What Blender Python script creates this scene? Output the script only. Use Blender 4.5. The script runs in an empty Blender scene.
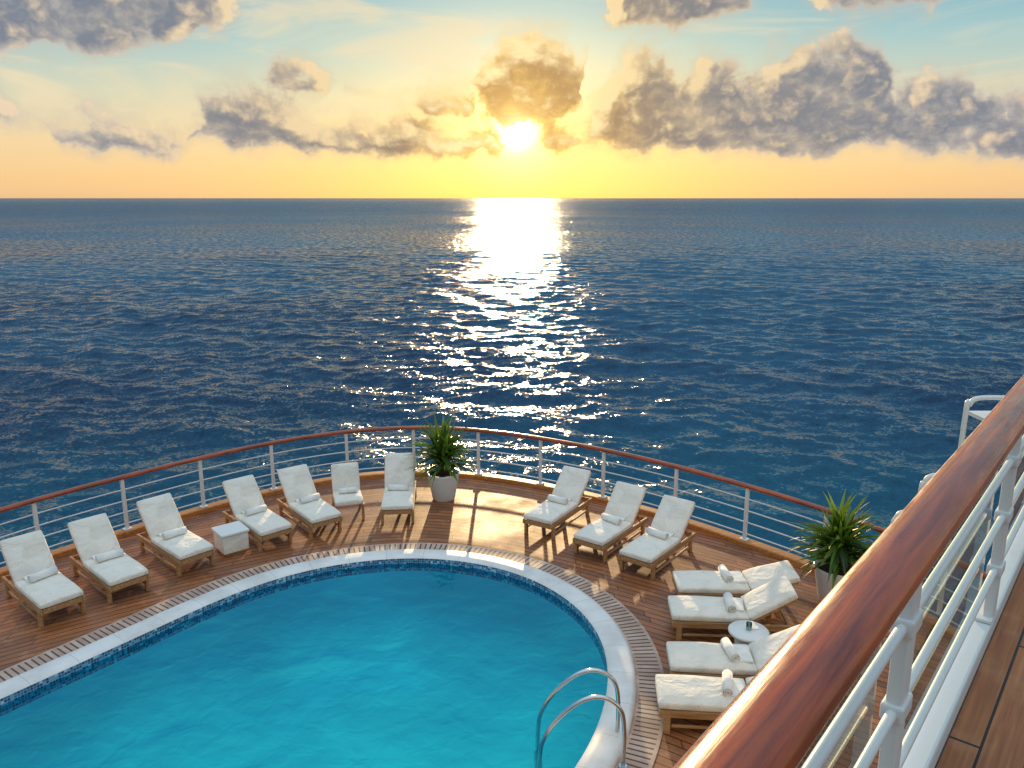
import bpy, bmesh, math, random
import numpy as np
from mathutils import Vector, Matrix
random.seed(7); rng=np.random.default_rng(5)
R=math.radians
scene=bpy.context.scene
def s2l(r,g,b,k=1.0):
    f=lambda c:((c/255+0.055)/1.055)**2.4 if c/255>0.04045 else c/255/12.92
    return (f(r)*k,f(g)*k,f(b)*k,1)

# ---------------------------------------------------------------- node helper
class N:
    def __init__(s,nt): s.nt=nt; s.n=nt.nodes; s.l=nt.links
    def new(s,t,ins=None,**kw):
        n=s.n.new(t)
        for k,v in kw.items(): setattr(n,k,v)
        if ins:
            for k,v in ins.items():
                s.set(n.inputs[k],v)
        return n
    def set(s,sock,v):
        if isinstance(v,bpy.types.NodeSocket): s.l.new(v,sock)
        elif isinstance(v,bpy.types.Node): s.l.new(v.outputs[0],sock)
        else: sock.default_value=v
    def m(s,op,a,b=0.0,c=0.0,clamp=False):
        n=s.new('ShaderNodeMath',{0:a,1:b,2:c},operation=op,use_clamp=clamp); return n.outputs[0]
    def v(s,op,a,b=(0,0,0),c=None):
        n=s.new('ShaderNodeVectorMath',{0:a,1:b},operation=op)
        if c is not None: s.set(n.inputs[2],c)
        return n.outputs['Value'] if op in('DOT_PRODUCT','LENGTH','DISTANCE') else n.outputs[0]
    def mix(s,f,a,b,bt='MIX'):
        n=s.n.new('ShaderNodeMix'); n.data_type='RGBA'; n.blend_type=bt
        s.set(n.inputs[0],f); s.set(n.inputs[6],a); s.set(n.inputs[7],b); return n.outputs[2]
    def mr(s,x,a,b,c=0.0,d=1.0,smooth=True):
        n=s.new('ShaderNodeMapRange',{0:x,1:a,2:b,3:c,4:d})
        if smooth: n.interpolation_type='SMOOTHSTEP'
        return n.outputs[0]
    def ramp(s,x,stops,interp='LINEAR'):
        n=s.n.new('ShaderNodeValToRGB'); s.set(n.inputs[0],x); cr=n.color_ramp; cr.interpolation=interp
        while len(cr.elements)<len(stops): cr.elements.new(0.5)
        for e,(p,c) in zip(cr.elements,stops): e.position=p; e.color=c
        return n.outputs[0]
    def noise(s,vec,scale,detail=4,rough=0.5,dist=0.0,dim='3D',out=0):
        n=s.new('ShaderNodeTexNoise',noise_dimensions=dim)
        for k,v in (('Vector',vec),('Scale',scale),('Detail',detail),('Roughness',rough),('Distortion',dist)): s.set(n.inputs[k],v)
        return n.outputs[out]
    def xyz(s,x,y,z=0.0): return s.new('ShaderNodeCombineXYZ',{0:x,1:y,2:z}).outputs[0]
    def sep(s,v): return s.new('ShaderNodeSeparateXYZ',{0:v}).outputs

def mat(name,color=(.8,.8,.8,1),rough=.5,metal=0,coat=0,**k):
    m=bpy.data.materials.new(name); m.use_nodes=True
    h=N(m.node_tree); b=h.n['Principled BSDF']
    b.inputs['Base Color'].default_value=color; b.inputs['Roughness'].default_value=rough
    b.inputs['Metallic'].default_value=metal; b.inputs['Coat Weight'].default_value=coat
    return m,h,b

def bump(h,b,height,dist=0.01,strength=1.0):
    n=h.new('ShaderNodeBump',{'Height':height,'Distance':dist,'Strength':strength}); h.set(b.inputs['Normal'],n.outputs[0]); return n

# ---------------------------------------------------------------- WORLD
SUN_EL=6.5; SUN_AZ=0.3
w=bpy.data.worlds.new("World"); scene.world=w; w.use_nodes=True
h=N(w.node_tree); bg=h.n['Background']
dirv=h.new('ShaderNodeTexCoord').outputs['Generated']
X,Y,Z=h.sep(dirv)[0:3]
az=h.m('MULTIPLY',h.m('ARCTAN2',X,Y),57.2958)
el=h.m('MULTIPLY',h.m('ARCSINE',Z),57.2958)
p=h.xyz(az,el,0.0)
VE=4.5
sund=Vector((math.sin(R(SUN_AZ))*math.cos(R(VE)),math.cos(R(SUN_AZ))*math.cos(R(VE)),math.sin(R(VE))))
dot=h.v('DOT_PRODUCT',dirv,tuple(sund))
sd=h.m('MULTIPLY',h.m('ARCCOSINE',h.m('MINIMUM',dot,0.9999999)),57.2958)
t=h.m('POWER',h.m('DIVIDE',h.m('MAXIMUM',el,0.0),90.0),0.5)
def tp(e): return math.sqrt(e/90)
side=h.ramp(t,[(0,s2l(226,186,140)),(tp(1.2),s2l(240,198,142)),(tp(3.5),s2l(238,208,160)),(tp(6.5),s2l(206,208,184)),
  (tp(9.5),s2l(160,196,198)),(tp(13),s2l(118,174,194)),(tp(22),s2l(92,150,186)),(tp(40),s2l(150,186,214)),(1.0,s2l(226,217,208))])
center=h.ramp(t,[(0,s2l(246,196,92)),(tp(1.2),s2l(252,206,108)),(tp(3.5),s2l(252,216,132)),(tp(6.5),s2l(240,220,160)),
  (tp(9.5),s2l(206,214,186)),(tp(13),s2l(158,194,196)),(tp(22),s2l(110,162,188)),(tp(40),s2l(150,186,214)),(1.0,s2l(226,217,208))])
def ex(s):
    return h.m('EXPONENT',h.m('MULTIPLY',h.m('POWER',h.m('DIVIDE',sd,s),2.0),-1.0))
sky=h.mix(ex(15.0),side,center)
def gauss(s,k,c):
    f=h.m('MULTIPLY',ex(s),k); return h.v('MULTIPLY',h.xyz(f,f,f),c)
g1=gauss(.85,6.0,(1,.88,.55)); g2=gauss(2.7,.9,(1,.76,.32)); g3=gauss(8.0,.2,(1,.64,.2))
glow=h.v('ADD',g2,g3)
nish=h.new('ShaderNodeTexSky',sky_type='NISHITA'); nish.sun_disc=False; nish.sun_elevation=R(SUN_EL); nish.sun_rotation=R(SUN_AZ)
sky=h.v('ADD',sky,h.v('MULTIPLY',nish.outputs[0],(.008,.008,.008)))
up=h.mr(el,16,60,1.0,1.6)
sky=h.v('MULTIPLY',sky,h.xyz(up,up,up))
plain=h.v('ADD',sky,h.v('ADD',glow,g1))
h.set(bg.inputs[0],plain); bg.inputs[1].default_value=1.0
# clouds: two decks, each described by its top and base elevation along the horizon (degrees)
hz=h.noise(h.v('MULTIPLY',p,(0.07,0.30,1)),1.0,4,0.6,0.6,'2D')
hzf=h.m('MULTIPLY',h.mr(hz,0.42,0.68),h.mr(el,2,7))
sky=h.mix(h.m('MULTIPLY',hzf,0.6),sky,s2l(248,226,184))
lowL=[(-34,5.6,4.0),(-31,5.9,4.3),(-29.3,4.2,4.6),(-28.5,3.8,3.2),(-26.5,4.9,2.7),(-24,4.5,2.7),(-22,3.9,2.7),(-21,3.2,3.4),(-20.2,5.6,3.7),(-18.6,7.1,3.4),(-16.4,6.8,3.2),(-14.4,6.2,3.0),(-12.6,4.8,2.8),(-11,4.6,2.7),(-9,5.2,2.7),(-6.6,5.6,2.7),(-4.6,4.6,2.7),(-3,4.6,2.7),(-1.6,5.2,2.8),(-.8,4.4,3.0),(0.1,2.6,3.8)]
lowR=[(0,2.6,3.7),(1.2,2.8,3.6),(1.9,5.2,3.3),(3.0,5.8,3.0),(4.2,4.6,3.2),(5.0,4.8,3.5),(6.4,7.4,3.4),(8.2,9.8,3.1),(9.8,9.2,3.1),(11.2,7.4,3.2),(12.6,9.2,3.2),(14.2,8.6,3.0),(15.4,7.2,2.8),(17,8.8,2.7),(19.4,9.4,2.6),(21.5,9.9,3.1),(23.4,9.2,3.4),(24.4,6.4,3.2),(26,7.4,2.8),(27.8,7.6,2.7),(29.2,5.8,2.6),(30.4,6.0,2.1),(34,6.4,1.8)]
upL=[(-34,14.5,8.0),(-30,15,8.2),(-26,14.5,8.4),(-22,14,9.2),(-18.2,13.2,10.4),(-16.9,10,11.6),(-16.4,7,8.0),(-15.2,8.6,6.6),(-13,8.4,6.5),(-11.8,7,7.8),(-7,5.4,6.4),(-5.2,7.0,5.4),(-3.2,7.0,5.5),(-2.2,7.0,6.4),(-1.6,8.6,5.8),(0,10.2,4.75)]
upR=[(0,10.2,4.7),(1.4,10.6,4.7),(3.4,10.2,5.0),(4.8,8.4,6.2),(5.4,9,10.4),(5.8,10,11.4),(6.6,14,11.2),(11,14.5,10.8),(14.4,14,11.2),(16,11,12.6),(18.2,11,12.4),(19.6,14,11.2),(23,14.5,11.0),(26,13.5,11.0),(27.4,10.5,12),(31,10.5,12.5),(34,10,12)]
g=bpy.data.node_groups.new("cloud_density",'ShaderNodeTree')
g.interface.new_socket('P',in_out='INPUT',socket_type='NodeSocketVector')
g.interface.new_socket('D',in_out='OUTPUT',socket_type='NodeSocketFloat')
q=N(g); gi=q.n.new('NodeGroupInput'); go=q.n.new('NodeGroupOutput')
P=gi.outputs[0]
wn=q.noise(P,.45,3,.55,0,'2D',1)
Pw=q.v('ADD',P,q.v('MULTIPLY',q.v('SUBTRACT',wn,(.5,.5,.5)),(2.4,1.1,0)))
px_,py_,_z=q.sep(Pw)[0:3]
pm=q.m('PINGPONG',q.m('ABSOLUTE',px_),34.0); right=q.m('GREATER_THAN',px_,0.0)
tR=q.m('DIVIDE',pm,34.0); tL=q.m('SUBTRACT',1.0,tR)
def lay(L,Rr_):
    cl=q.ramp(tL,[((a+34)/34.2,(t_/16,b_/16,0,1)) for a,t_,b_ in L]); cr=q.ramp(tR,[(a/34,(t_/16,b_/16,0,1)) for a,t_,b_ in Rr_])
    c=q.mix(right,cl,cr); s_=q.new('ShaderNodeSeparateColor',{0:c}).outputs
    top=q.m('MULTIPLY',s_[0],16.0); base=q.m('MULTIPLY',s_[1],16.0)
    return q.m('MINIMUM',q.m('SUBTRACT',top,py_),q.m('MULTIPLY',q.m('SUBTRACT',py_,base),1.9))
B=q.m('MAXIMUM',lay(lowL,lowR),lay(upL,upR))
B=q.m('MINIMUM',q.m('MAXIMUM',B,-2.2),1.35)
f=q.noise(q.v('MULTIPLY',P,(0.75,1.15,1)),0.55,7,0.56,0.2,'2D')
def vor(sc,wk):
    n=q.new('ShaderNodeTexVoronoi',voronoi_dimensions='2D'); q.set(n.inputs['Vector'],q.v('ADD',P,q.v('MULTIPLY',wn,(wk,wk,0)))); n.inputs['Scale'].default_value=sc
    return q.m('POWER',n.outputs[0],2.0)
D=q.m('ADD',q.m('MULTIPLY',B,0.70),q.m('MULTIPLY',q.m('SUBTRACT',f,0.46),2.1))
D=q.m('ADD',D,q.m('MULTIPLY',q.m('SUBTRACT',0.20,vor(.75,1.6)),0.62))
D=q.m('ADD',D,q.m('MULTIPLY',q.m('SUBTRACT',0.20,vor(1.9,2.4)),0.28))
q.set(go.inputs[0],D)
def dens(vec):
    n=h.n.new('ShaderNodeGroup'); n.node_tree=g; h.set(n.inputs[0],vec); return n.outputs[0]
D0=dens(p)
toS=h.v('NORMALIZE',h.v('SUBTRACT',(SUN_AZ,14.0,0),p))
D1=dens(h.v('ADD',p,h.v('MULTIPLY',toS,(1.1,1.1,0))))
cover=h.mr(D0,-0.08,0.46)
veil=h.mr(D0,-1.0,0.25)
thick=h.mr(D0,0.0,1.2)
lit=h.mr(h.m('SUBTRACT',D0,D1),-.10,1.25,0,.9)
near=ex(7.5); near2=ex(21.0)
dark=h.mix(near,h.mix(near2,s2l(120,130,148),s2l(138,132,130)),s2l(188,136,62))
mid=h.mix(near,h.mix(near2,s2l(200,192,184),s2l(226,198,156)),s2l(255,206,100))
lc=h.mix(near,h.mix(near2,s2l(246,220,186),s2l(255,224,164)),(1.25,.98,.5,1))
ccol=h.mix(thick,mid,dark)
ccol=h.mix(lit,ccol,lc)
elf=h.mr(el,0.2,3.2)
sky=h.mix(h.m('MULTIPLY',veil,h.m('MULTIPLY',elf,0.34)),sky,mid)
sky=h.mix(h.m('MULTIPLY',cover,h.m('MULTIPLY',elf,0.93)),sky,ccol)
att=h.m('SUBTRACT',1.0,h.m('MULTIPLY',cover,0.55)); att1=h.m('SUBTRACT',1.0,h.m('MULTIPLY',cover,0.9))
sky=h.v('ADD',sky,h.v('MULTIPLY',glow,h.xyz(att,att,att)))
sky=h.v('ADD',sky,h.v('MULTIPLY',g1,h.xyz(att1,att1,att1)))
bg2=h.new('ShaderNodeBackground',{0:sky,1:1.0})
band=h.m('MULTIPLY',h.mr(el,0.0,0.3),h.mr(el,14.5,17,1,0))
mxs=h.new('ShaderNodeMixShader',{0:band,1:bg.outputs[0],2:bg2.outputs[0]})
h.set(h.n['World Output'].inputs[0],mxs.outputs[0])
try:
    w.cycles.sampling_method='MANUAL'; w.cycles.sample_map_resolution=512
except Exception: pass

sl=bpy.data.lights.new("sun",'SUN'); sl.energy=5.0; sl.angle=R(0.6); sl.color=(1,.70,.36)
so=bpy.data.objects.new("sun",sl); scene.collection.objects.link(so)
sdv=Vector((math.sin(R(SUN_AZ))*math.cos(R(SUN_EL)),math.cos(R(SUN_AZ))*math.cos(R(SUN_EL)),math.sin(R(SUN_EL))))
so.rotation_euler=sdv.to_track_quat('Z','Y').to_euler()

# ---------------------------------------------------------------- mesh helpers
def link(o,parent=None):
    scene.collection.objects.link(o)
    if parent: o.parent=parent
    return o
def empty(name,loc=(0,0,0),rz=0):
    o=bpy.data.objects.new(name,None); o.location=loc; o.rotation_euler=(0,0,rz); o.empty_display_size=.2; return link(o)
def meshobj(name,verts,faces,mt=None,parent=None,smooth=False,uvs=None):
    me=bpy.data.meshes.new(name); me.from_pydata([tuple(v) for v in verts],[],faces); me.update()
    if mt: me.materials.append(mt)
    if smooth: me.polygons.foreach_set('use_smooth',[True]*len(me.polygons))
    if uvs is not None:
        ul=me.uv_layers.new(name='UVMap')
        for lp in me.loops: ul.data[lp.index].uv=uvs[lp.vertex_index]
    o=bpy.data.objects.new(name,me); return link(o,parent)
def bevel(o,wd,seg=2):
    m=o.modifiers.new('b','BEVEL'); m.width=wd; m.segments=seg; m.limit_method='ANGLE'; m.angle_limit=R(35)
    return o
def box(name,c,s,mt,parent=None,rot=None,bv=0.006):
    x,y,z=s[0]/2,s[1]/2,s[2]/2
    vs=[Vector(v) for v in[(-x,-y,-z),(x,-y,-z),(x,y,-z),(-x,y,-z),(-x,-y,z),(x,-y,z),(x,y,z),(-x,y,z)]]
    M=Matrix.Translation(c)@(rot.to_4x4() if rot else Matrix())
    vs=[M@v for v in vs]
    o=meshobj(name,vs,[(3,2,1,0),(4,5,6,7),(0,1,5,4),(1,2,6,5),(2,3,7,6),(3,0,4,7)],mt,parent)
    if bv: bevel(o,bv)
    return o
def tube(name,pts,r,mt,parent=None,cyclic=False,res=4):
    cu=bpy.data.curves.new(name,'CURVE'); cu.dimensions='3D'; cu.bevel_depth=r; cu.bevel_resolution=res; cu.use_fill_caps=True
    sp=cu.splines.new('POLY'); sp.points.add(len(pts)-1)
    for a,b in zip(sp.points,pts): a.co=(b[0],b[1],b[2],1)
    sp.use_cyclic_u=cyclic; sp.use_smooth=True
    cu.materials.append(mt)
    return link(bpy.data.objects.new(name,cu),parent)
def catmull(pts,n=10,closed=False):
    out=[]; L=len(pts); pts=[Vector(q_) for q_ in pts]
    rngi=range(L) if closed else range(L-1)
    for i in rngi:
        if closed: a,b,c,d=pts[(i-1)%L],pts[i],pts[(i+1)%L],pts[(i+2)%L]
        else: a,b,c,d=pts[max(i-1,0)],pts[i],pts[i+1],pts[min(i+2,L-1)]
        for k in range(n):
            t=k/n
            out.append(0.5*((2*b)+(c-a)*t+(2*a-5*b+4*c-d)*t*t+(3*b-a-3*c+d)*t**3))
    if not closed: out.append(pts[-1].copy())
    return out
def resample(pts,step,closed=False):
    P=[Vector(p_) for p_ in pts]
    if closed: P=P+[P[0]]
    s=[0]
    for a,b in zip(P[:-1],P[1:]): s.append(s[-1]+(b-a).length)
    n=max(2,round(s[-1]/step)); out=[]; j=0
    for i in range(n+(0 if closed else 1)):
        tt=s[-1]*i/n
        while j<len(s)-2 and s[j+1]<tt: j+=1
        f=(tt-s[j])/max(1e-9,s[j+1]-s[j]); out.append(P[j].lerp(P[j+1],f))
    return out,s[-1]
def smooth_loop(pts,it,closed):
    P=[Vector(a) for a in pts]
    for _ in range(it):
        Q=P[:]
        for i in range(len(P)):
            if not closed and i in(0,len(P)-1): continue
            Q[i]=P[i]*.5+(P[(i-1)%len(P)]+P[(i+1)%len(P)])*.25
        P=Q
    return P
def normals2d(pts,closed):
    out=[];L=len(pts)
    for i in range(L):
        a=pts[(i-1)%L] if closed or i>0 else pts[i]; b=pts[(i+1)%L] if closed or i<L-1 else pts[i]
        d=(b-a); d=Vector((d[0],d[1])).normalized(); out.append(Vector((d[1],-d[0])))
    return out
def sweep(name,pts,prof,mt,parent=None,closed=False,smooth=True,offs=0.0):
    nr=normals2d(pts,closed); k=len(prof); vs=[];uvs=[];s=0
    for i,(p_,n_) in enumerate(zip(pts,nr)):
        if i: s+=(Vector(p_[:2])-Vector(pts[i-1][:2])).length
        z0=p_[2] if len(p_)>2 else 0
        for j,(a,z) in enumerate(prof):
            vs.append((p_[0]+n_[0]*(a+offs),p_[1]+n_[1]*(a+offs),z0+z)); uvs.append((s,a))
    L=len(pts); fs=[]
    for i in range(L if closed else L-1):
        for j in range(k):
            i2=(i+1)%L; j2=(j+1)%k
            fs.append((i*k+j,i*k+j2,i2*k+j2,i2*k+j))
    if not closed:
        fs.append(tuple(range(k))[::-1]); fs.append(tuple((L-1)*k+j for j in range(k)))
    return meshobj(name,vs,fs,mt,parent,smooth,uvs)
def strip(name,A,B_,mt,parent=None,uvw=1.0,closed=True,smooth=True):
    n=len(A); vs=[];uvs=[];s=0
    m=n+1 if closed else n
    for i in range(m):
        a=A[i%n]; b=B_[i%n]
        if i: s+=(Vector(a)-Vector(A[(i-1)%n])).length
        vs+= [a,b]; uvs+=[(s,0),(s,uvw)]
    fs=[(2*i,2*i+1,2*i+3,2*i+2) for i in range(m-1)]
    return meshobj(name,vs,fs,mt,parent,smooth,uvs)

# ---------------------------------------------------------------- materials
def teak_deck(name,mode):
    m,h,b=mat(name,rough=.45)
    co=h.new('ShaderNodeTexCoord').outputs['Object']; x,y,z=h.sep(co)[0:3]
    if mode=='curve':
        xx=h.m('ADD',x,1.9)
        v=h.m('ADD',y,h.m('SQRT',h.m('ADD',h.m('MULTIPLY',h.m('POWER',h.m('ABSOLUTE',xx),2.0),.62),4.0)))
        u=x; pw=.15
    else:
        v=y; u=x; pw=.12
    row=h.m('FLOOR',h.m('DIVIDE',v,pw))
    fr=h.m('FRACT',h.m('DIVIDE',v,pw))
    rw=h.new('ShaderNodeTexWhiteNoise',{'W':row},noise_dimensions='1D').outputs[0]
    uo=h.m('ADD',u,h.m('MULTIPLY',rw,7.0)); col=h.m('FLOOR',h.m('DIVIDE',uo,2.2)); fu=h.m('FRACT',h.m('DIVIDE',uo,2.2))
    pid=h.new('ShaderNodeTexWhiteNoise',{'Vector':h.xyz(row,col,1.0)},noise_dimensions='3D').outputs[0]
    dv=h.m('ABSOLUTE',h.m('SUBTRACT',fr,.5)); seam=h.m('GREATER_THAN',dv,.44 if mode=='curve' else .465)
    du=h.m('GREATER_THAN',h.m('ABSOLUTE',h.m('SUBTRACT',fu,.5)),.4975); seam=h.m('MAXIMUM',seam,du)
    gr=h.noise(h.xyz(h.m('MULTIPLY',u,2.0),h.m('MULTIPLY',v,60.0),pid),1.0,5,.6)
    stain=h.noise(co,.7,4,.6); st2=h.noise(co,4.0,3,.6)
    c=h.ramp(gr,[(.25,s2l(130,74,40)),(.55,s2l(178,108,60)),(.8,s2l(208,142,88))])
    c=h.mix(h.mr(pid,0,1,.0,.7,False),c,s2l(104,60,36))
    c=h.mix(h.mr(stain,.4,.7,0,.5),c,s2l(120,78,52))
    c=h.mix(h.mr(st2,.5,.75,0,.35),c,s2l(198,148,108))
    c=h.mix(seam,c,(.012,.009,.007,1))
    h.set(b.inputs['Base Color'],c)
    h.set(b.inputs['Roughness'],h.mr(stain,.3,.7,.38,.65))
    bump(h,b,h.m('SUBTRACT',h.m('MULTIPLY',gr,.15),seam),.004)
    return m
M_deck=teak_deck('teak_deck','curve'); M_updeck=teak_deck('teak_upper','straight')
def varnish(name,c1=s2l(104,34,8),c2=s2l(196,88,24)):
    m,h,b=mat(name,rough=.28,coat=.45)
    b.inputs['Specular IOR Level'].default_value=.35
    co=h.new('ShaderNodeTexCoord').outputs['UV']
    g_=h.noise(h.v('MULTIPLY',co,(2.2,46.0,1)),1.0,5,.6,.4); g2=h.noise(h.v('MULTIPLY',co,(.9,5,1)),1.0,3,.5)
    c=h.ramp(g_,[(.3,c1),(.7,c2)]); c=h.mix(h.mr(g2,.35,.7,0,.5),c,c1)
    h.set(b.inputs['Base Color'],c)
    sc=h.noise(h.v('MULTIPLY',co,(6,30,1)),1.0,4,.7); h.set(b.inputs['Roughness'],h.mr(sc,.3,.7,.2,.4))
    h.set(b.inputs['Coat Roughness'],h.mr(sc,.35,.7,.05,.2))
    bump(h,b,g_,.0012); return m
M_varn=varnish('varnished_rail')
def paint_white(name,col=s2l(226,226,222),rough=.35):
    m,h,b=mat(name,col,rough); co=h.new('ShaderNodeTexCoord').outputs['Object']
    n=h.noise(co,3,4,.65)
    h.set(b.inputs['Base Color'],h.mix(h.mr(n,.52,.8,0,.35),col,(col[0]*.75,col[1]*.7,col[2]*.6,1)))
    return m
M_white=paint_white('white_paint'); M_hull=paint_white('hull_paint',s2l(214,216,216),.4)
def wood(name,c1,c2,rough=.55):
    m,h,b=mat(name,rough=rough); co=h.new('ShaderNodeTexCoord').outputs['Object']
    n=h.noise(h.v('MULTIPLY',co,(3,30,30)),1.0,4,.6); h.set(b.inputs['Base Color'],h.ramp(n,[(.3,c1),(.7,c2)])); return m
M_lwood=wood('lounger_teak',s2l(142,98,58),s2l(196,150,100))
M_kerb=wood('kerb_teak',s2l(166,98,42),s2l(212,144,72),.4)
def fabric(name,col,wr=.012):
    m,h,b=mat(name,col,.85); co=h.new('ShaderNodeTexCoord').outputs['Object']
    n=h.noise(co,4.5,4,.55,.8)
    h.set(b.inputs['Base Color'],h.mix(h.mr(n,.35,.75),col,(col[0]*.86,col[1]*.85,col[2]*.83,1)))
    b.inputs['Sheen Weight'].default_value=.15
    bump(h,b,n,wr); return m
M_cush=fabric('cushion_canvas',s2l(236,228,214),.04); M_towel=fabric('towel_cotton',s2l(240,237,230),.02)
m,h,b=mat('chrome',s2l(200,205,208),.14,1.0); M_chrome=m
m,h,b=mat('pool_plaster',rough=.5); co=h.new('ShaderNodeTexCoord').outputs['Object']
n=h.noise(co,.45,3,.5)
h.set(b.inputs['Base Color'],h.mix(h.mr(n,.3,.7),s2l(128,210,216),s2l(172,236,236))); M_plaster=m
m,h,b=mat('mosaic_band',rough=.2); uv=h.new('ShaderNodeTexCoord').outputs['UV']
su=h.v('MULTIPLY',uv,(26,26,0)); cell=h.v('FLOOR',su); wn_=h.new('ShaderNodeTexWhiteNoise',{'Vector':cell},noise_dimensions='3D').outputs[0]
frc=h.sep(h.v('FRACTION',su)); gx=h.m('GREATER_THAN',h.m('ABSOLUTE',h.m('SUBTRACT',frc[0],.5)),.43); gy=h.m('GREATER_THAN',h.m('ABSOLUTE',h.m('SUBTRACT',frc[1],.5)),.43)
c=h.ramp(wn_,[(0,s2l(44,80,116)),(.4,s2l(70,122,162)),(.7,s2l(120,162,190)),(.9,s2l(184,206,214))],'CONSTANT')
h.set(b.inputs['Base Color'],h.mix(h.m('MAXIMUM',gx,gy),c,s2l(150,168,174))); M_mosaic=m
m,h,b=mat('drain_grate',rough=.6); uv=h.new('ShaderNodeTexCoord').outputs['UV']; us=h.sep(uv)
fr=h.m('FRACT',h.m('DIVIDE',us[0],.085)); slat=h.m('GREATER_THAN',h.m('ABSOLUTE',h.m('SUBTRACT',fr,.5)),.36)
edge=h.m('GREATER_THAN',h.m('ABSOLUTE',h.m('SUBTRACT',us[1],.19)),.145)
wn_=h.new('ShaderNodeTexWhiteNoise',{'W':h.m('FLOOR',h.m('DIVIDE',us[0],.085))},noise_dimensions='1D').outputs[0]
c=h.mix(wn_,s2l(176,146,128),s2l(206,180,162)); nn=h.noise(h.new('ShaderNodeTexCoord').outputs['Object'],2.5,4,.6)
c=h.mix(h.mr(nn,.4,.7,0,.5),c,s2l(146,112,94))
c=h.mix(h.m('MULTIPLY',slat,h.m('SUBTRACT',1.0,edge)),c,s2l(90,64,50)); h.set(b.inputs['Base Color'],c)
bump(h,b,h.m('SUBTRACT',1.0,slat),.006); M_grate=m
m,h,b=mat('coping_stone',s2l(226,228,228),.4); co=h.new('ShaderNodeTexCoord').outputs['Object']; uv=h.new('ShaderNodeTexCoord').outputs['UV']
j=h.m('LESS_THAN',h.m('FRACT',h.m('DIVIDE',h.sep(uv)[0],.62)),.012); n=h.noise(co,2,5,.6)
h.set(b.inputs['Base Color'],h.mix(j,h.mix(h.mr(n,.35,.7),s2l(230,228,224),s2l(208,205,200)),s2l(184,182,176))); M_cop=m
# pool water: absorption grows with the slant of the path through the water
m=bpy.data.materials.new('pool_water'); m.use_nodes=True; h=N(m.node_tree); h.n.remove(h.n['Principled BSDF'])
co=h.new('ShaderNodeTexCoord').outputs['Object']
nz=h.m('ADD',h.noise(co,.9,2,.5,.4),h.m('MULTIPLY',h.noise(co,3.6,2,.5,.5),.28))
bp=h.new('ShaderNodeBump',{'Height':nz,'Distance':.042,'Strength':1.0})
lw=h.new('ShaderNodeLayerWeight',{'Blend':.5,'Normal':bp.outputs[0]})
tcol=h.mix(h.mr(lw.outputs['Facing'],.28,.60),(.17,.95,.96,1),(.02,.46,.70,1))
tr=h.new('ShaderNodeBsdfTransparent',{0:tcol}); gl=h.new('ShaderNodeBsdfGlossy',{'Color':(1,1,1,1),'Roughness':.04,'Normal':bp.outputs[0]})
fz=h.new('ShaderNodeFresnel',{'IOR':1.28,'Normal':bp.outputs[0]})
mx=h.new('ShaderNodeMixShader',{0:fz.outputs[0],1:tr.outputs[0],2:gl.outputs[0]}); h.set(h.n['Material Output'].inputs['Surface'],mx.outputs[0])
M_water=m
m=bpy.data.materials.new('rail_glass'); m.use_nodes=True; h=N(m.node_tree); h.n.remove(h.n['Principled BSDF'])
tr=h.new('ShaderNodeBsdfTransparent',{0:(.66,.80,.78,1)}); gl=h.new('ShaderNodeBsdfGlossy',{'Roughness':.02})
fz=h.new('ShaderNodeFresnel',{'IOR':1.55}); mx=h.new('ShaderNodeMixShader',{0:fz.outputs[0],1:tr.outputs[0],2:gl.outputs[0]}); h.set(h.n['Material Output'].inputs[0],mx.outputs[0]); M_glass=m

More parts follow.
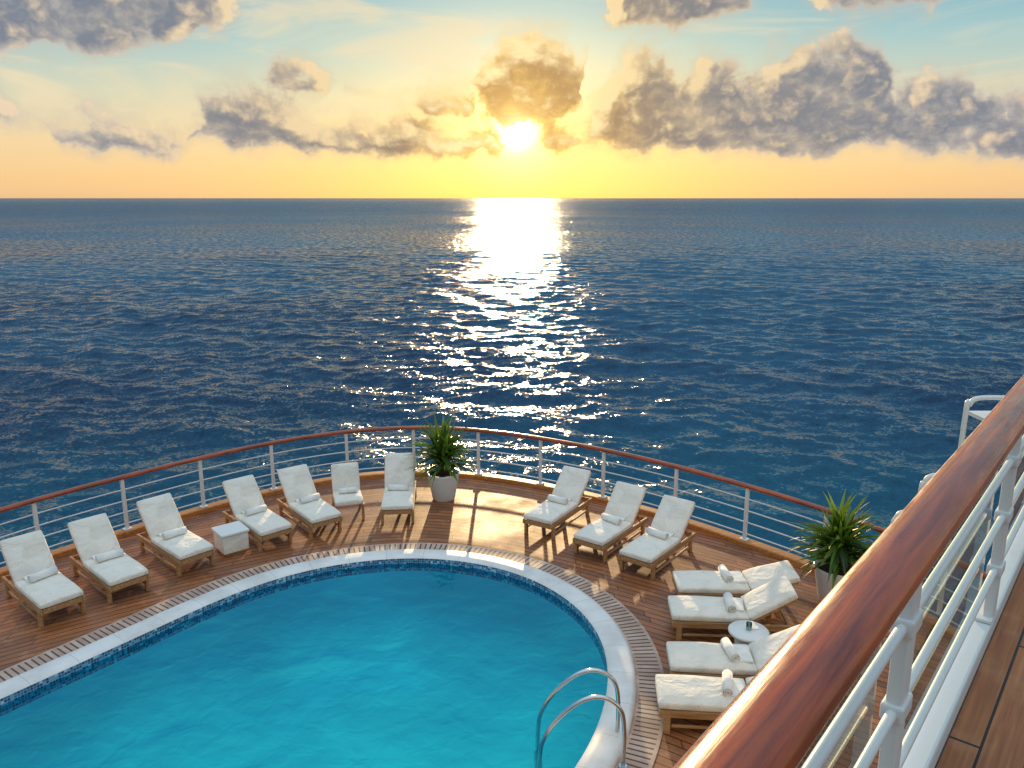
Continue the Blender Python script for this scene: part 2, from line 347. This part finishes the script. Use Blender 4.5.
# ---------------------------------------------------------------- SEA
SEA=-14.0
def build_sea():
    rad=np.concatenate([[0.5,10,20,30,38],np.arange(45,160,.35),np.arange(160,300,.7),np.arange(300,480,1.6),np.geomspace(480,70000,120)])
    a1=np.arange(-44,44,.11); a2=np.arange(44,316,3.0)
    ang=np.radians(np.concatenate([a1,a2])); nA=len(ang); nR=len(rad)
    Rr,A=np.meshgrid(rad,ang,indexing='ij')
    x=Rr*np.sin(A); y=Rr*np.cos(A); z=np.zeros_like(x); dx=np.zeros_like(x); dy=np.zeros_like(x)
    sp=np.maximum(np.gradient(rad)[:,None],rad[:,None]*R(.11))*np.ones_like(A)
    fade=np.clip((460-Rr)/300,0,1)
    for k in range(90):
        lam=.9*(15/.9)**rng.random(); th=R(245)+rng.normal()*.6
        amp=.0044*lam*(.5+rng.random()); ph=rng.random()*6.28; kk=2*np.pi/lam
        wgt=np.clip((lam/(2.4*sp)-1)/1.0,0,1)*fade
        arg=kk*(x*np.cos(th)+y*np.sin(th))+ph; sn=np.sin(arg); cs=np.cos(arg)*amp*wgt
        z+=amp*sn*wgt; dx+=cs*np.cos(th); dy+=cs*np.sin(th)
    co=np.stack([x+dx,y+dy,z+SEA],-1).reshape(-1,3)
    i=np.arange(nR-1)[:,None]; j=np.arange(nA)[None,:]; j2=(j+1)%nA
    f=np.stack([i*nA+j,(i+1)*nA+j,(i+1)*nA+j2,i*nA+j2],-1).reshape(-1,4)[:, ::-1]
    me=bpy.data.meshes.new('sea'); me.vertices.add(len(co)); me.vertices.foreach_set('co',co.ravel().astype(np.float32))
    me.loops.add(f.size); me.loops.foreach_set('vertex_index',f.ravel().astype(np.int32))
    me.polygons.add(len(f)); me.polygons.foreach_set('loop_start',np.arange(0,f.size,4,dtype=np.int32)); me.polygons.foreach_set('loop_total',np.full(len(f),4,dtype=np.int32))
    me.polygons.foreach_set('use_smooth',np.ones(len(f),dtype=bool)); me.update(calc_edges=True); me.validate()
    o=bpy.data.objects.new('sea',me); link(o)
    m,h,b=mat('sea_water',rough=.12); b.inputs['IOR'].default_value=1.333
    geo=h.new('ShaderNodeNewGeometry'); co=geo.outputs['Position']
    dist=h.v('LENGTH',co)
    patch=h.noise(co,.006,6,.72,0,'2D')
    gust=h.mr(patch,.32,.68,.6,1.45)
    nA_=h.noise(h.v('MULTIPLY',co,(.85,1.2,1)),.5,3,.62,.3,'2D',1)
    nB_=h.noise(co,2.8,2,.6,0,'2D',1)
    sl_=h.v('ADD',h.v('MULTIPLY',h.v('SUBTRACT',nA_,(.5,.5,.5)),(.95,.72,0)),h.v('MULTIPLY',h.v('SUBTRACT',nB_,(.5,.5,.5)),(.95,.6,0)))
    far=h.mr(dist,60,500,1.12,.95)
    gg=h.m('MULTIPLY',gust,far)
    nrm_=h.v('NORMALIZE',h.v('ADD',geo.outputs['Normal'],h.v('MULTIPLY',sl_,h.xyz(gg,gg,0.0))))
    inc=geo.outputs['Incoming']; ix,iy,iz=h.sep(inc)[0:3]
    lean=h.m('MULTIPLY',h.mr(dist,50,700,.09,.15),h.mr(dist,900,9000,1,.35))
    nrm_=h.v('NORMALIZE',h.v('ADD',nrm_,h.v('MULTIPLY',h.xyz(ix,iy,0.0),h.xyz(lean,lean,lean))))
    h.set(b.inputs['Normal'],nrm_)
    c=h.mix(h.mr(patch,.35,.65),s2l(0,72,102),s2l(0,48,80))
    c=h.mix(h.mr(dist,30,95,.75,0),c,s2l(1,92,112))
    h.set(b.inputs['Base Color'],c); h.set(b.inputs['Roughness'],h.mr(dist,60,1500,.12,.26))
    b.inputs['Specular IOR Level'].default_value=.25
    me.materials.append(m)
build_sea()

# ---------------------------------------------------------------- SHIP / POOL DECK
rail_pts=[(-11.0,5),(-10.2,9.0),(-8.42,12.35),(-7.49,13.55),(-6.16,15.05),(-4.6,16.4),(-2.9,17.15),(-1.2,17.15),(.6,16.4),(2.7,14.95),(4.5,13.15),(5.5,11.9),(6.3,10.4),(6.9,8.4),(7.2,6)]
rail=[Vector((a,b_)) for a,b_ in rail_pts]
rail=catmull(rail,12); rail,_=resample(rail,.15); rail=smooth_loop(rail,40,False)
full=[Vector((-11.2,-14))]+[Vector((-11.1,y_)) for y_ in(-8,-2,3)]+rail+[Vector((7.3,y_)) for y_ in(3,-2,-8)]+[Vector((7.4,-14))]
full,_=resample(full,.3)
nrm=normals2d(full,False)
outer=[p_-n_*.14 for p_,n_ in zip(full,nrm)]
pool_pts=[(-6.5,8.55),(-5.45,10.0),(-4.25,11.62),(-3.08,12.47),(-1.58,12.78),(-.2,12.38),(.75,11.5),(1.24,10.35),(1.25,9.15),(.92,8.0),(.35,7.0),(-.7,5.9),(-2.4,5.1),(-4.4,4.9),(-6.2,5.3),(-7.2,6.3),(-7.2,7.5)]
pool=catmull([Vector(a) for a in pool_pts],14,True); pool,_=resample(pool,.12,True); pool=smooth_loop(pool,25,True)
pn=normals2d(pool,True)
def off(dist,z): return [Vector((p_[0]-n_[0]*dist,p_[1]-n_[1]*dist,z)) for p_,n_ in zip(pool,pn)]
bm=bmesh.new()
def loop(pts,z):
    vs=[bm.verts.new((p_[0],p_[1],z)) for p_ in pts]; return [bm.edges.new((vs[i],vs[(i+1)%len(vs)])) for i in range(len(vs))]
e1=loop(outer,0.0); e2=loop(off(.12,0)[::2],0.0)
bmesh.ops.triangle_fill(bm,use_beauty=True,use_dissolve=False,edges=e1+e2)
for f_ in bm.faces:
    if f_.normal.z<0: f_.normal_flip()
me=bpy.data.meshes.new('pool_deck'); bm.to_mesh(me); bm.free(); me.materials.append(M_deck); link(bpy.data.objects.new('pool_deck',me))
hv=[];hf=[]
for p_ in outer: hv+=[(p_[0],p_[1],-.004),(p_[0]*.97,p_[1]*.97 ,-7.0),(p_[0]*.93,p_[1]*.93,SEA-2)]
for i in range(len(outer)-1):
    for k in range(2): hf.append((i*3+k,i*3+k+1,i*3+k+4,i*3+k+3))
meshobj('ship_hull',hv,hf,M_hull,None,True)
# pool
pl=empty('swimming_pool')
strip('grate_band',off(.36,.006),off(.74,.006),M_grate,pl,.38)
def ringmesh(name,prof,mt,k0=0,fill=False):
    rings=[off(a,z) for a,z in prof]; vs=[];uvs=[];K=len(prof);Ln=len(pool);s=0
    for i in range(Ln+1):
        if i: s+=(pool[i%Ln]-pool[i-1]).length
        for k in range(K): vs.append(rings[k][i%Ln]); uvs.append((s,k*.1))
    fs=[(i*K+k,i*K+k+1,(i+1)*K+k+1,(i+1)*K+k) for i in range(Ln) for k in range(k0,K-1)]
    if fill: fs.append(tuple(i*K+K-1 for i in range(Ln))[::-1])
    return meshobj(name,vs,fs,mt,pl,True,uvs)
ringmesh('coping',[(.0,-.12),(.0,.05),(.03,.075),(.12,.085),(.30,.08),(.355,.06),(.365,.0),(.365,-.05)],M_cop,1)
strip('mosaic_strip',off(0,-.18),off(0,.05),M_mosaic,pl,.23)
Ln=len(pool)
ringmesh('pool_basin',[(0,-.18),(0,-.6),(-.06,-.85),(-.2,-1.03),(-.42,-1.16),(-.75,-1.24),(-1.1,-1.27),(-1.12,-1.272)],M_plaster,0,True)
meshobj('water',off(.0,-.04),[tuple(range(Ln))[::-1]],M_water,pl)
ld=empty('pool_ladder',(0,0,0))
for yy in (7.62,8.12):
    pts=catmull([(1.22,yy,0.0),(1.22,yy,.45),(1.17,yy,.72),(1.0,yy,.86),(.78,yy,.84),(.55,yy,.66),(.36,yy,.38),(.30,yy,.05),(.30,yy,-.9)],8)
    tube('handrail',pts,.025,M_chrome,ld)
    tube('flange',[(1.22,yy,0.0),(1.22,yy,.02)],.05,M_chrome,ld)
for zz in(-.2,-.5,-.8): box('tread',(.30,7.87,zz),(.09,.5,.03),M_chrome,ld)

# ---------------------------------------------------------------- deck railing
rl=empty('deck_railing')
L0=[Vector((p_[0],p_[1],1.1)) for p_ in rail]
capp=[(.065*math.cos(a),.042*math.sin(a)) for a in [2*math.pi*i/14 for i in range(14)]]
sweep('top_rail',L0,capp,M_varn,rl)
for zz in(.2,.42,.64,.86): tube('rod',[(p_[0],p_[1],zz) for p_ in rail],.013,M_white,rl,res=2)
sweep('kerb',[Vector((p_[0],p_[1],0)) for p_ in rail],[(-.12,.0),(.1,.0),(.1,.07),(.08,.085),(-.10,.085),(-.12,.07)],M_kerb,rl,smooth=False)
acc=0; nxt=.85
for i in range(len(rail)-1):
    acc+=(rail[i+1]-rail[i]).length
    if acc>=nxt:
        nxt+=1.52; p_=rail[i]; tg=(rail[i+1]-rail[i]).normalized()
        rot=Matrix.Rotation(math.atan2(tg.y,tg.x),3,'Z')
        box('post',(p_[0],p_[1],.575),(.065,.055,.99),M_white,rl,rot,.008)
        box('post_foot',(p_[0],p_[1],.095),(.14,.13,.02),M_white,rl,rot,.004)

# ---------------------------------------------------------------- upper deck & near railing
CAMZ=6.1; dd=Vector((.632,.775)).normalized(); UZ=CAMZ-1.67
ang=math.atan2(dd.y,dd.x)
ud=empty('upper_deck',(0,0,UZ),ang)
def ub(name,x0,x1,y0,y1,z0,z1,mt,par=ud,bv=.006): return box(name,((x0+x1)/2,(y0+y1)/2,(z0+z1)/2),(x1-x0,y1-y0,z1-z0),mt,par,None,bv)
ub('planking',-6,10,-5.0,.328,-.05,0,M_updeck,bv=0)
ub('slab',-6,10,-5.0,.36,-.3,-.052,M_white)
ub('fascia',-6,10,.332,.41,-.32,.07,M_white,bv=.01)
ss=empty('ship_superstructure',(0,0,0),ang); box('cabin_wall',(2.0,-2.6,UZ/2-.16),(14,4.6,UZ-.33),M_white,ss)
for k in range(6): box('window',(-3.5+k*2.2,-.295,2.2),(1.3,.03,1.1),M_glass,ss)
nr_=empty('upper_deck_railing',(0,0,UZ),ang)
xs=[-6+.2*i for i in range(81)]
yr=.326; yp=.352
pr=[(.057*math.cos(a),.034*math.sin(a)) for a in [2*math.pi*i/24 for i in range(24)]]
sweep('top_rail',[Vector((x_,yr,1.02-.034)) for x_ in xs],pr,M_varn,nr_)
ub('rail_bar',-6,10,yp-.022,yp+.022,.925,.95,M_white,nr_,.003)
for zz in(.28,.50,.72): tube('rod',[(-6,yp,zz),(10,yp,zz)],.013,M_white,nr_)
for k in range(-3,7):
    x_=.35+1.52*k
    ub('post',x_-.035,x_+.035,yp-.018,yp+.018,.07,.925,M_white,nr_,.006)
    ub('post_plate',x_-.07,x_+.07,yp-.019,yp+.045,.072,.085,M_white,nr_,.003)
    for zz in(.28,.50,.72): ub('clamp',x_-.045,x_+.045,yp-.026,yp+.026,zz-.022,zz+.022,M_white,nr_,.006)
for k in range(-3,6):
    x_=.35+1.52*k
    meshobj('glass_panel',[(x_+.08,yp+.03,.11),(x_+1.44,yp+.03,.11),(x_+1.44,yp+.03,.9),(x_+.08,yp+.03,.9)],[(0,1,2,3)],M_glass,nr_)

dv_=empty('boarding_davit')
for (x_,y_,zt,wd) in((6.55,10.95,3.35,.55),(6.05,10.95,2.2,.5),(5.72,11.0,1.62,.5)):
    pts=catmull([(x_-.12,y_,0.0),(x_-.12,y_,zt-.35),(x_-.08,y_,zt-.1),(x_+.05,y_,zt),(x_+wd,y_,zt)],6)
    tube('hoop',pts,.035,M_white,dv_)
    box('platform',(x_+wd*.6,y_,zt-.28),(wd,.5,.06),M_white,dv_)
tube('strut',[(6.43,10.95,2.7),(7.1,10.95,2.9)],.025,M_white,dv_); tube('strut',[(5.93,10.95,1.7),(6.43,10.95,2.6)],.025,M_white,dv_)

# ---------------------------------------------------------------- loungers
def cushion(name,l,w_,t_,M,par,mt):
    bm=bmesh.new(); nx,ny=14,9
    def sh(i,j,top):
        u=i/nx*2-1; v=j/ny*2-1
        pf=(1-u**6)*(1-v**6)
        x=u*l/2*(1-.012*abs(v)**4); y=v*w_/2*(1-.015*abs(u)**4)
        z=(t_*.32+t_*.30*pf+random.uniform(-.002,.002)+.004*math.sin(u*5+v*3)) if top else -t_*.36-t_*.1*pf
        return M@Vector((x,y,z))
    T=[[bm.verts.new(sh(i,j,1)) for j in range(ny+1)] for i in range(nx+1)]
    Bt=[[bm.verts.new(sh(i,j,0)) for j in range(ny+1)] for i in range(nx+1)]
    for i in range(nx):
        for j in range(ny):
            bm.faces.new((T[i][j],T[i+1][j],T[i+1][j+1],T[i][j+1])); bm.faces.new((Bt[i][j+1],Bt[i+1][j+1],Bt[i+1][j],Bt[i][j]))
    for i in range(nx):
        bm.faces.new((Bt[i][0],Bt[i+1][0],T[i+1][0],T[i][0])); bm.faces.new((T[i][ny],T[i+1][ny],Bt[i+1][ny],Bt[i][ny]))
    for j in range(ny):
        bm.faces.new((T[0][j],T[0][j+1],Bt[0][j+1],Bt[0][j])); bm.faces.new((Bt[nx][j],Bt[nx][j+1],T[nx][j+1],T[nx][j]))
    bmesh.ops.recalc_face_normals(bm,faces=bm.faces)
    me=bpy.data.meshes.new(name); bm.to_mesh(me); bm.free(); me.materials.append(mt)
    me.polygons.foreach_set('use_smooth',[True]*len(me.polygons))
    o=link(bpy.data.objects.new(name,me),par); bevel(o,.022,3); return o
def towel(par,c,rot,L=.42,r1=.07):
    n=44; turns=2.6; vs=[];fs=[]
    prof=[]
    for i in range(n+1):
        a=turns*2*math.pi*i/n; r=.018+(r1-.018)*i/n; prof.append((r*math.cos(a),r*math.sin(a),a))
    th=.011
    M=Matrix.Translation(c)@rot.to_4x4()
    for side,y in((0,-L/2),(1,L/2)):
        for (x,z,a) in prof:
            vs.append(M@Vector((x,y+random.uniform(-.004,.004),z))); vs.append(M@Vector((x-th*math.cos(a),y,z-th*math.sin(a))))
    k=2*(n+1)
    for i in range(n):
        a=2*i
        fs.append((a,a+2,k+a+2,k+a)); fs.append((a+1,k+a+1,k+a+3,a+3)); fs.append((a,a+1,a+3,a+2)); fs.append((k+a,k+a+2,k+a+3,k+a+1))
    fs.append((2*n,2*n+1,k+2*n+1,k+2*n))
    return meshobj('rolled_towel',vs,fs,M_towel,par,True)
I3=Matrix.Identity(3)
def lounger(F,D,back=48,seat=1.08,bl=.74,wd=.64,tw=True,name='sun_lounger',tp_=.80):
    a=math.atan2(D[1],D[0])+random.uniform(-.05,.05); o=empty(name,(F[0],F[1],0),a)
    back+=random.uniform(-3,3)
    Lf=seat+.55
    for s in(-1,1):
        box('side_rail',(Lf/2,s*(wd/2-.025),.26),(Lf,.04,.09),M_lwood,o)
        for lx in(.1,Lf-.16):
            box('leg',(lx,s*(wd/2-.03),.13),(.07,.055,.26),M_lwood,o)
        box('foot_brace',(.5*Lf,s*(wd/2-.03),.1),(Lf-.3,.03,.035),M_lwood,o)
    for i in range(2): box('end_rail',((.02,Lf-.02)[i],0,.26),(.04,wd-.1,.08),M_lwood,o)
    for i in range(9): box('slat',(.1+i*.115,0,.292),(.06,wd-.09,.018),M_lwood,o,None,.003)
    b_=R(back); rt=Matrix.Rotation(-b_,3,'Y'); hx,hz=seat-.02,.30
    def bp(u,v,w_): return Vector((hx,0,hz))+rt@Vector((u,v,w_))
    for s in(-1,1): box('back_rail',bp(bl/2,s*(wd/2-.05),0),(bl,.035,.035),M_lwood,o,rt)
    for i in range(6): box('back_slat',bp(.08+i*.125,0,.005),(.06,wd-.12,.015),M_lwood,o,rt,.003)
    q0=bp(bl*.6,0,-.02); q1=Vector((hx+bl*math.cos(b_)*.6+.14,0,.25))
    for s in(-.2,.2): tube('back_strut',[(q0.x,s,q0.z),(q1.x,s,q1.z)],.013,M_lwood,o)
    cushion('seat_cushion',seat,wd-.03,.12,Matrix.Translation((seat/2-.01,0,.355)),o,M_cush)
    cushion('back_cushion',bl,wd-.03,.12,Matrix.Translation(bp(bl/2+.035,0,.065))@rt.to_4x4(),o,M_cush)
    if tw:
        towel(o,(tp_+random.uniform(-.04,.04),random.uniform(-.04,.04),.478),Matrix.Rotation(random.uniform(-.2,.2),3,'Z'),.4)
        box('folded_towel',(tp_+.11,random.uniform(-.02,.02),.435),(.24,.36,.035),M_towel,o,Matrix.Rotation(random.uniform(-.15,.15),3,'Z'),.014)
    return o
Ls=[((-6.6,10.72),(-1.0,.85),50),((-5.94,11.42),(-1.02,.9),50),((-5.24,12.33),(-.95,.85),50),((-4.18,13.26),(-.9,1.03),50),((-3.41,13.8),(-.82,1.14),50),
 ((-2.19,14.3),(-.1,1),55),((.46,13.73),(.79,1.32),45),((1.31,12.83),(.85,1.25),45),((2.02,12.17),(1.0,1.27),45),
 ((2.52,11.3),(1,0),14),((2.28,10.5),(1,-.06),30),((2.02,9.25),(1,-.10),28),((1.74,8.5),(1,-.14),12)]
for F,D,bk in Ls: lounger(F,D,bk)
def chair(F,D):
    a=math.atan2(D[1],D[0]); o=empty('deck_chair',(F[0],F[1],0),a); wd=.56
    for s in(-1,1):
        box('side_rail',(.38,s*(wd/2-.02),.3),(.74,.04,.06),M_lwood,o)
        for lx in(.05,.68): box('leg',(lx,s*(wd/2-.025),.15),(.05,.05,.3),M_lwood,o)
    rt=Matrix.Rotation(-R(68),3,'Y')
    cushion('seat_cushion',.62,wd-.02,.13,Matrix.Translation((.31,0,.39)),o,M_cush)
    cushion('back_cushion',.6,wd-.02,.13,Matrix.Translation(Vector((.62,0,.34))+rt@Vector((.32,0,.05)))@rt.to_4x4(),o,M_cush)
    for s in(-.2,.2): box('back_rail',Vector((.66,s,.3))+rt@Vector((.3,0,-.03)),(.62,.04,.03),M_lwood,o,rt)
    towel(o,(.36,0,.52),I3,.34,.06)
chair((-3.12,14.45),(-.3,1))
st=empty('side_table',(-4.98,13.2,0),R(40))
box('body',(0,0,.20),(.46,.46,.32),M_cush,st,None,.02); box('top',(0,0,.39),(.5,.5,.05),M_white,st,None,.015); box('plinth',(0,0,.025),(.4,.4,.05),M_lwood,st)
rt_=empty('side_table',(3.2,9.78,0))
def lathe(name,prof,mt,par,n=40):
    vs=[];K=len(prof)
    for i in range(n):
        a=2*math.pi*i/n
        for r,z in prof: vs.append((r*math.cos(a),r*math.sin(a),z))
    fs=[(i*K+k,((i+1)%n)*K+k,((i+1)%n)*K+k+1,i*K+k+1) for i in range(n) for k in range(K-1)]
    return meshobj(name,vs,fs,mt,par,True)
lathe('top',[(0.0,.36),(.2,.36),(.26,.365),(.27,.38),(.27,.40),(.255,.415),(0.0,.415)],M_white,rt_)
lathe('drum',[(.17,.0),(.19,.02),(.17,.2),(.2,.36)],M_white,rt_)
lathe('glass_tumbler',[(.0,.42),(.035,.42),(.04,.52),(.036,.52),(.03,.43)],M_glass,rt_)
box('napkin',(.08,.05,.422),(.12,.09,.012),M_towel,rt_,None,.003)

# ---------------------------------------------------------------- potted palms
m,h,b=mat('palm_leaf',rough=.45); oi=h.new('ShaderNodeAttribute',attribute_name='Col').outputs[0]
nz=h.noise(h.new('ShaderNodeTexCoord').outputs['Object'],6,3,.5)
cc=h.mix(h.mr(nz,.35,.65,0,.3),oi,s2l(56,90,26)); h.set(b.inputs['Base Color'],cc)
tl_=h.new('ShaderNodeBsdfTranslucent',{0:h.mix(.5,cc,s2l(140,170,46))})
ms=h.new('ShaderNodeMixShader',{0:.3,1:b.outputs[0],2:tl_.outputs[0]}); h.set(h.n['Material Output'].inputs[0],ms.outputs[0])
M_leaf=m
m,h,b=mat('potting_soil',s2l(58,42,30),.95); M_soil=m
M_pot=paint_white('pot_glaze',s2l(222,222,220),.3)
def palm(loc,sc=1.0,n=150,pw=.33,ph=.58):
    o=empty('potted_palm',(loc[0],loc[1],0))
    lathe('pot',[(0,.0),(pw*.66,.0),(pw*.7,.02),(pw*.94,ph*.75),(pw,ph*.93),(pw*1.02,ph),(pw*.95,ph),(pw*.9,ph*.9),(0,ph*.9)],M_pot,o)
    lathe('soil',[(0,ph*.92),(pw*.9,ph*.915)],M_soil,o)
    vs=[];fs=[];cols=[]
    for k in range(n):
        a=random.uniform(0,2*math.pi); tl=random.uniform(.15,1.8)
        L=random.uniform(.62,.92)*sc*(1-.02*tl); wd=random.uniform(.026,.044)*sc; bend=random.uniform(.5,1.5)*(0.4+tl*.35)
        bx,by=random.uniform(-.08,.08),random.uniform(-.08,.08); pt=Vector((bx,by,ph*.95+random.uniform(.12,.6)*sc))
        th=tl; S=7; base=len(vs); tw=random.uniform(-.5,.5)
        g_=random.random(); c0=[s2l(36,66,18),s2l(60,100,28),s2l(86,128,38),s2l(128,158,60)][min(3,int(g_**1.2*4))]
        for i in range(S+1):
            u=i/S; d=Vector((math.sin(th)*math.cos(a),math.sin(th)*math.sin(a),math.cos(th)))
            sd_=Vector((-math.sin(a),math.cos(a),0)); up=d.cross(sd_); sd2=(sd_*math.cos(tw)+up*math.sin(tw))
            ww=wd*(min(1,.45+u*2.2))*(1-u**2.6)+.001
            vs+= [pt-sd2*ww+up*ww*.35, pt.copy(), pt+sd2*ww+up*ww*.35]; cols+=[c0,(c0[0]*.8,c0[1]*.8,c0[2]*.7,1),c0]
            pt=pt+d*(L/S); th=min(th+bend/S*(.4+u),2.7)
        for i in range(S):
            q_=base+i*3; fs+=[(q_,q_+1,q_+4,q_+3),(q_+1,q_+2,q_+5,q_+4)]
    ob=meshobj('fronds',vs,fs,M_leaf,o,True)
    ca=ob.data.color_attributes.new('Col','FLOAT_COLOR','POINT')
    for i,c_ in enumerate(cols): ca.data[i].color=c_
    tube('stem',[(0,0,ph*.85),(0.01,0,ph*.9+.5*sc)],.06,M_soil,o)
palm((-1.42,15.7),.95,200); palm((5.0,11.35),.95,210)

# ---------------------------------------------------------------- camera
cam=bpy.data.cameras.new('camera'); cam.sensor_width=36; cam.lens=28.125; cam.clip_end=200000; cam.clip_start=.05
co_=bpy.data.objects.new('camera',cam); link(co_); co_.location=(0,0,CAMZ); co_.rotation_euler=(R(90-13.09),0,0)
scene.camera=co_
scene.view_settings.view_transform='Standard'; scene.view_settings.look='None'; scene.view_settings.exposure=0
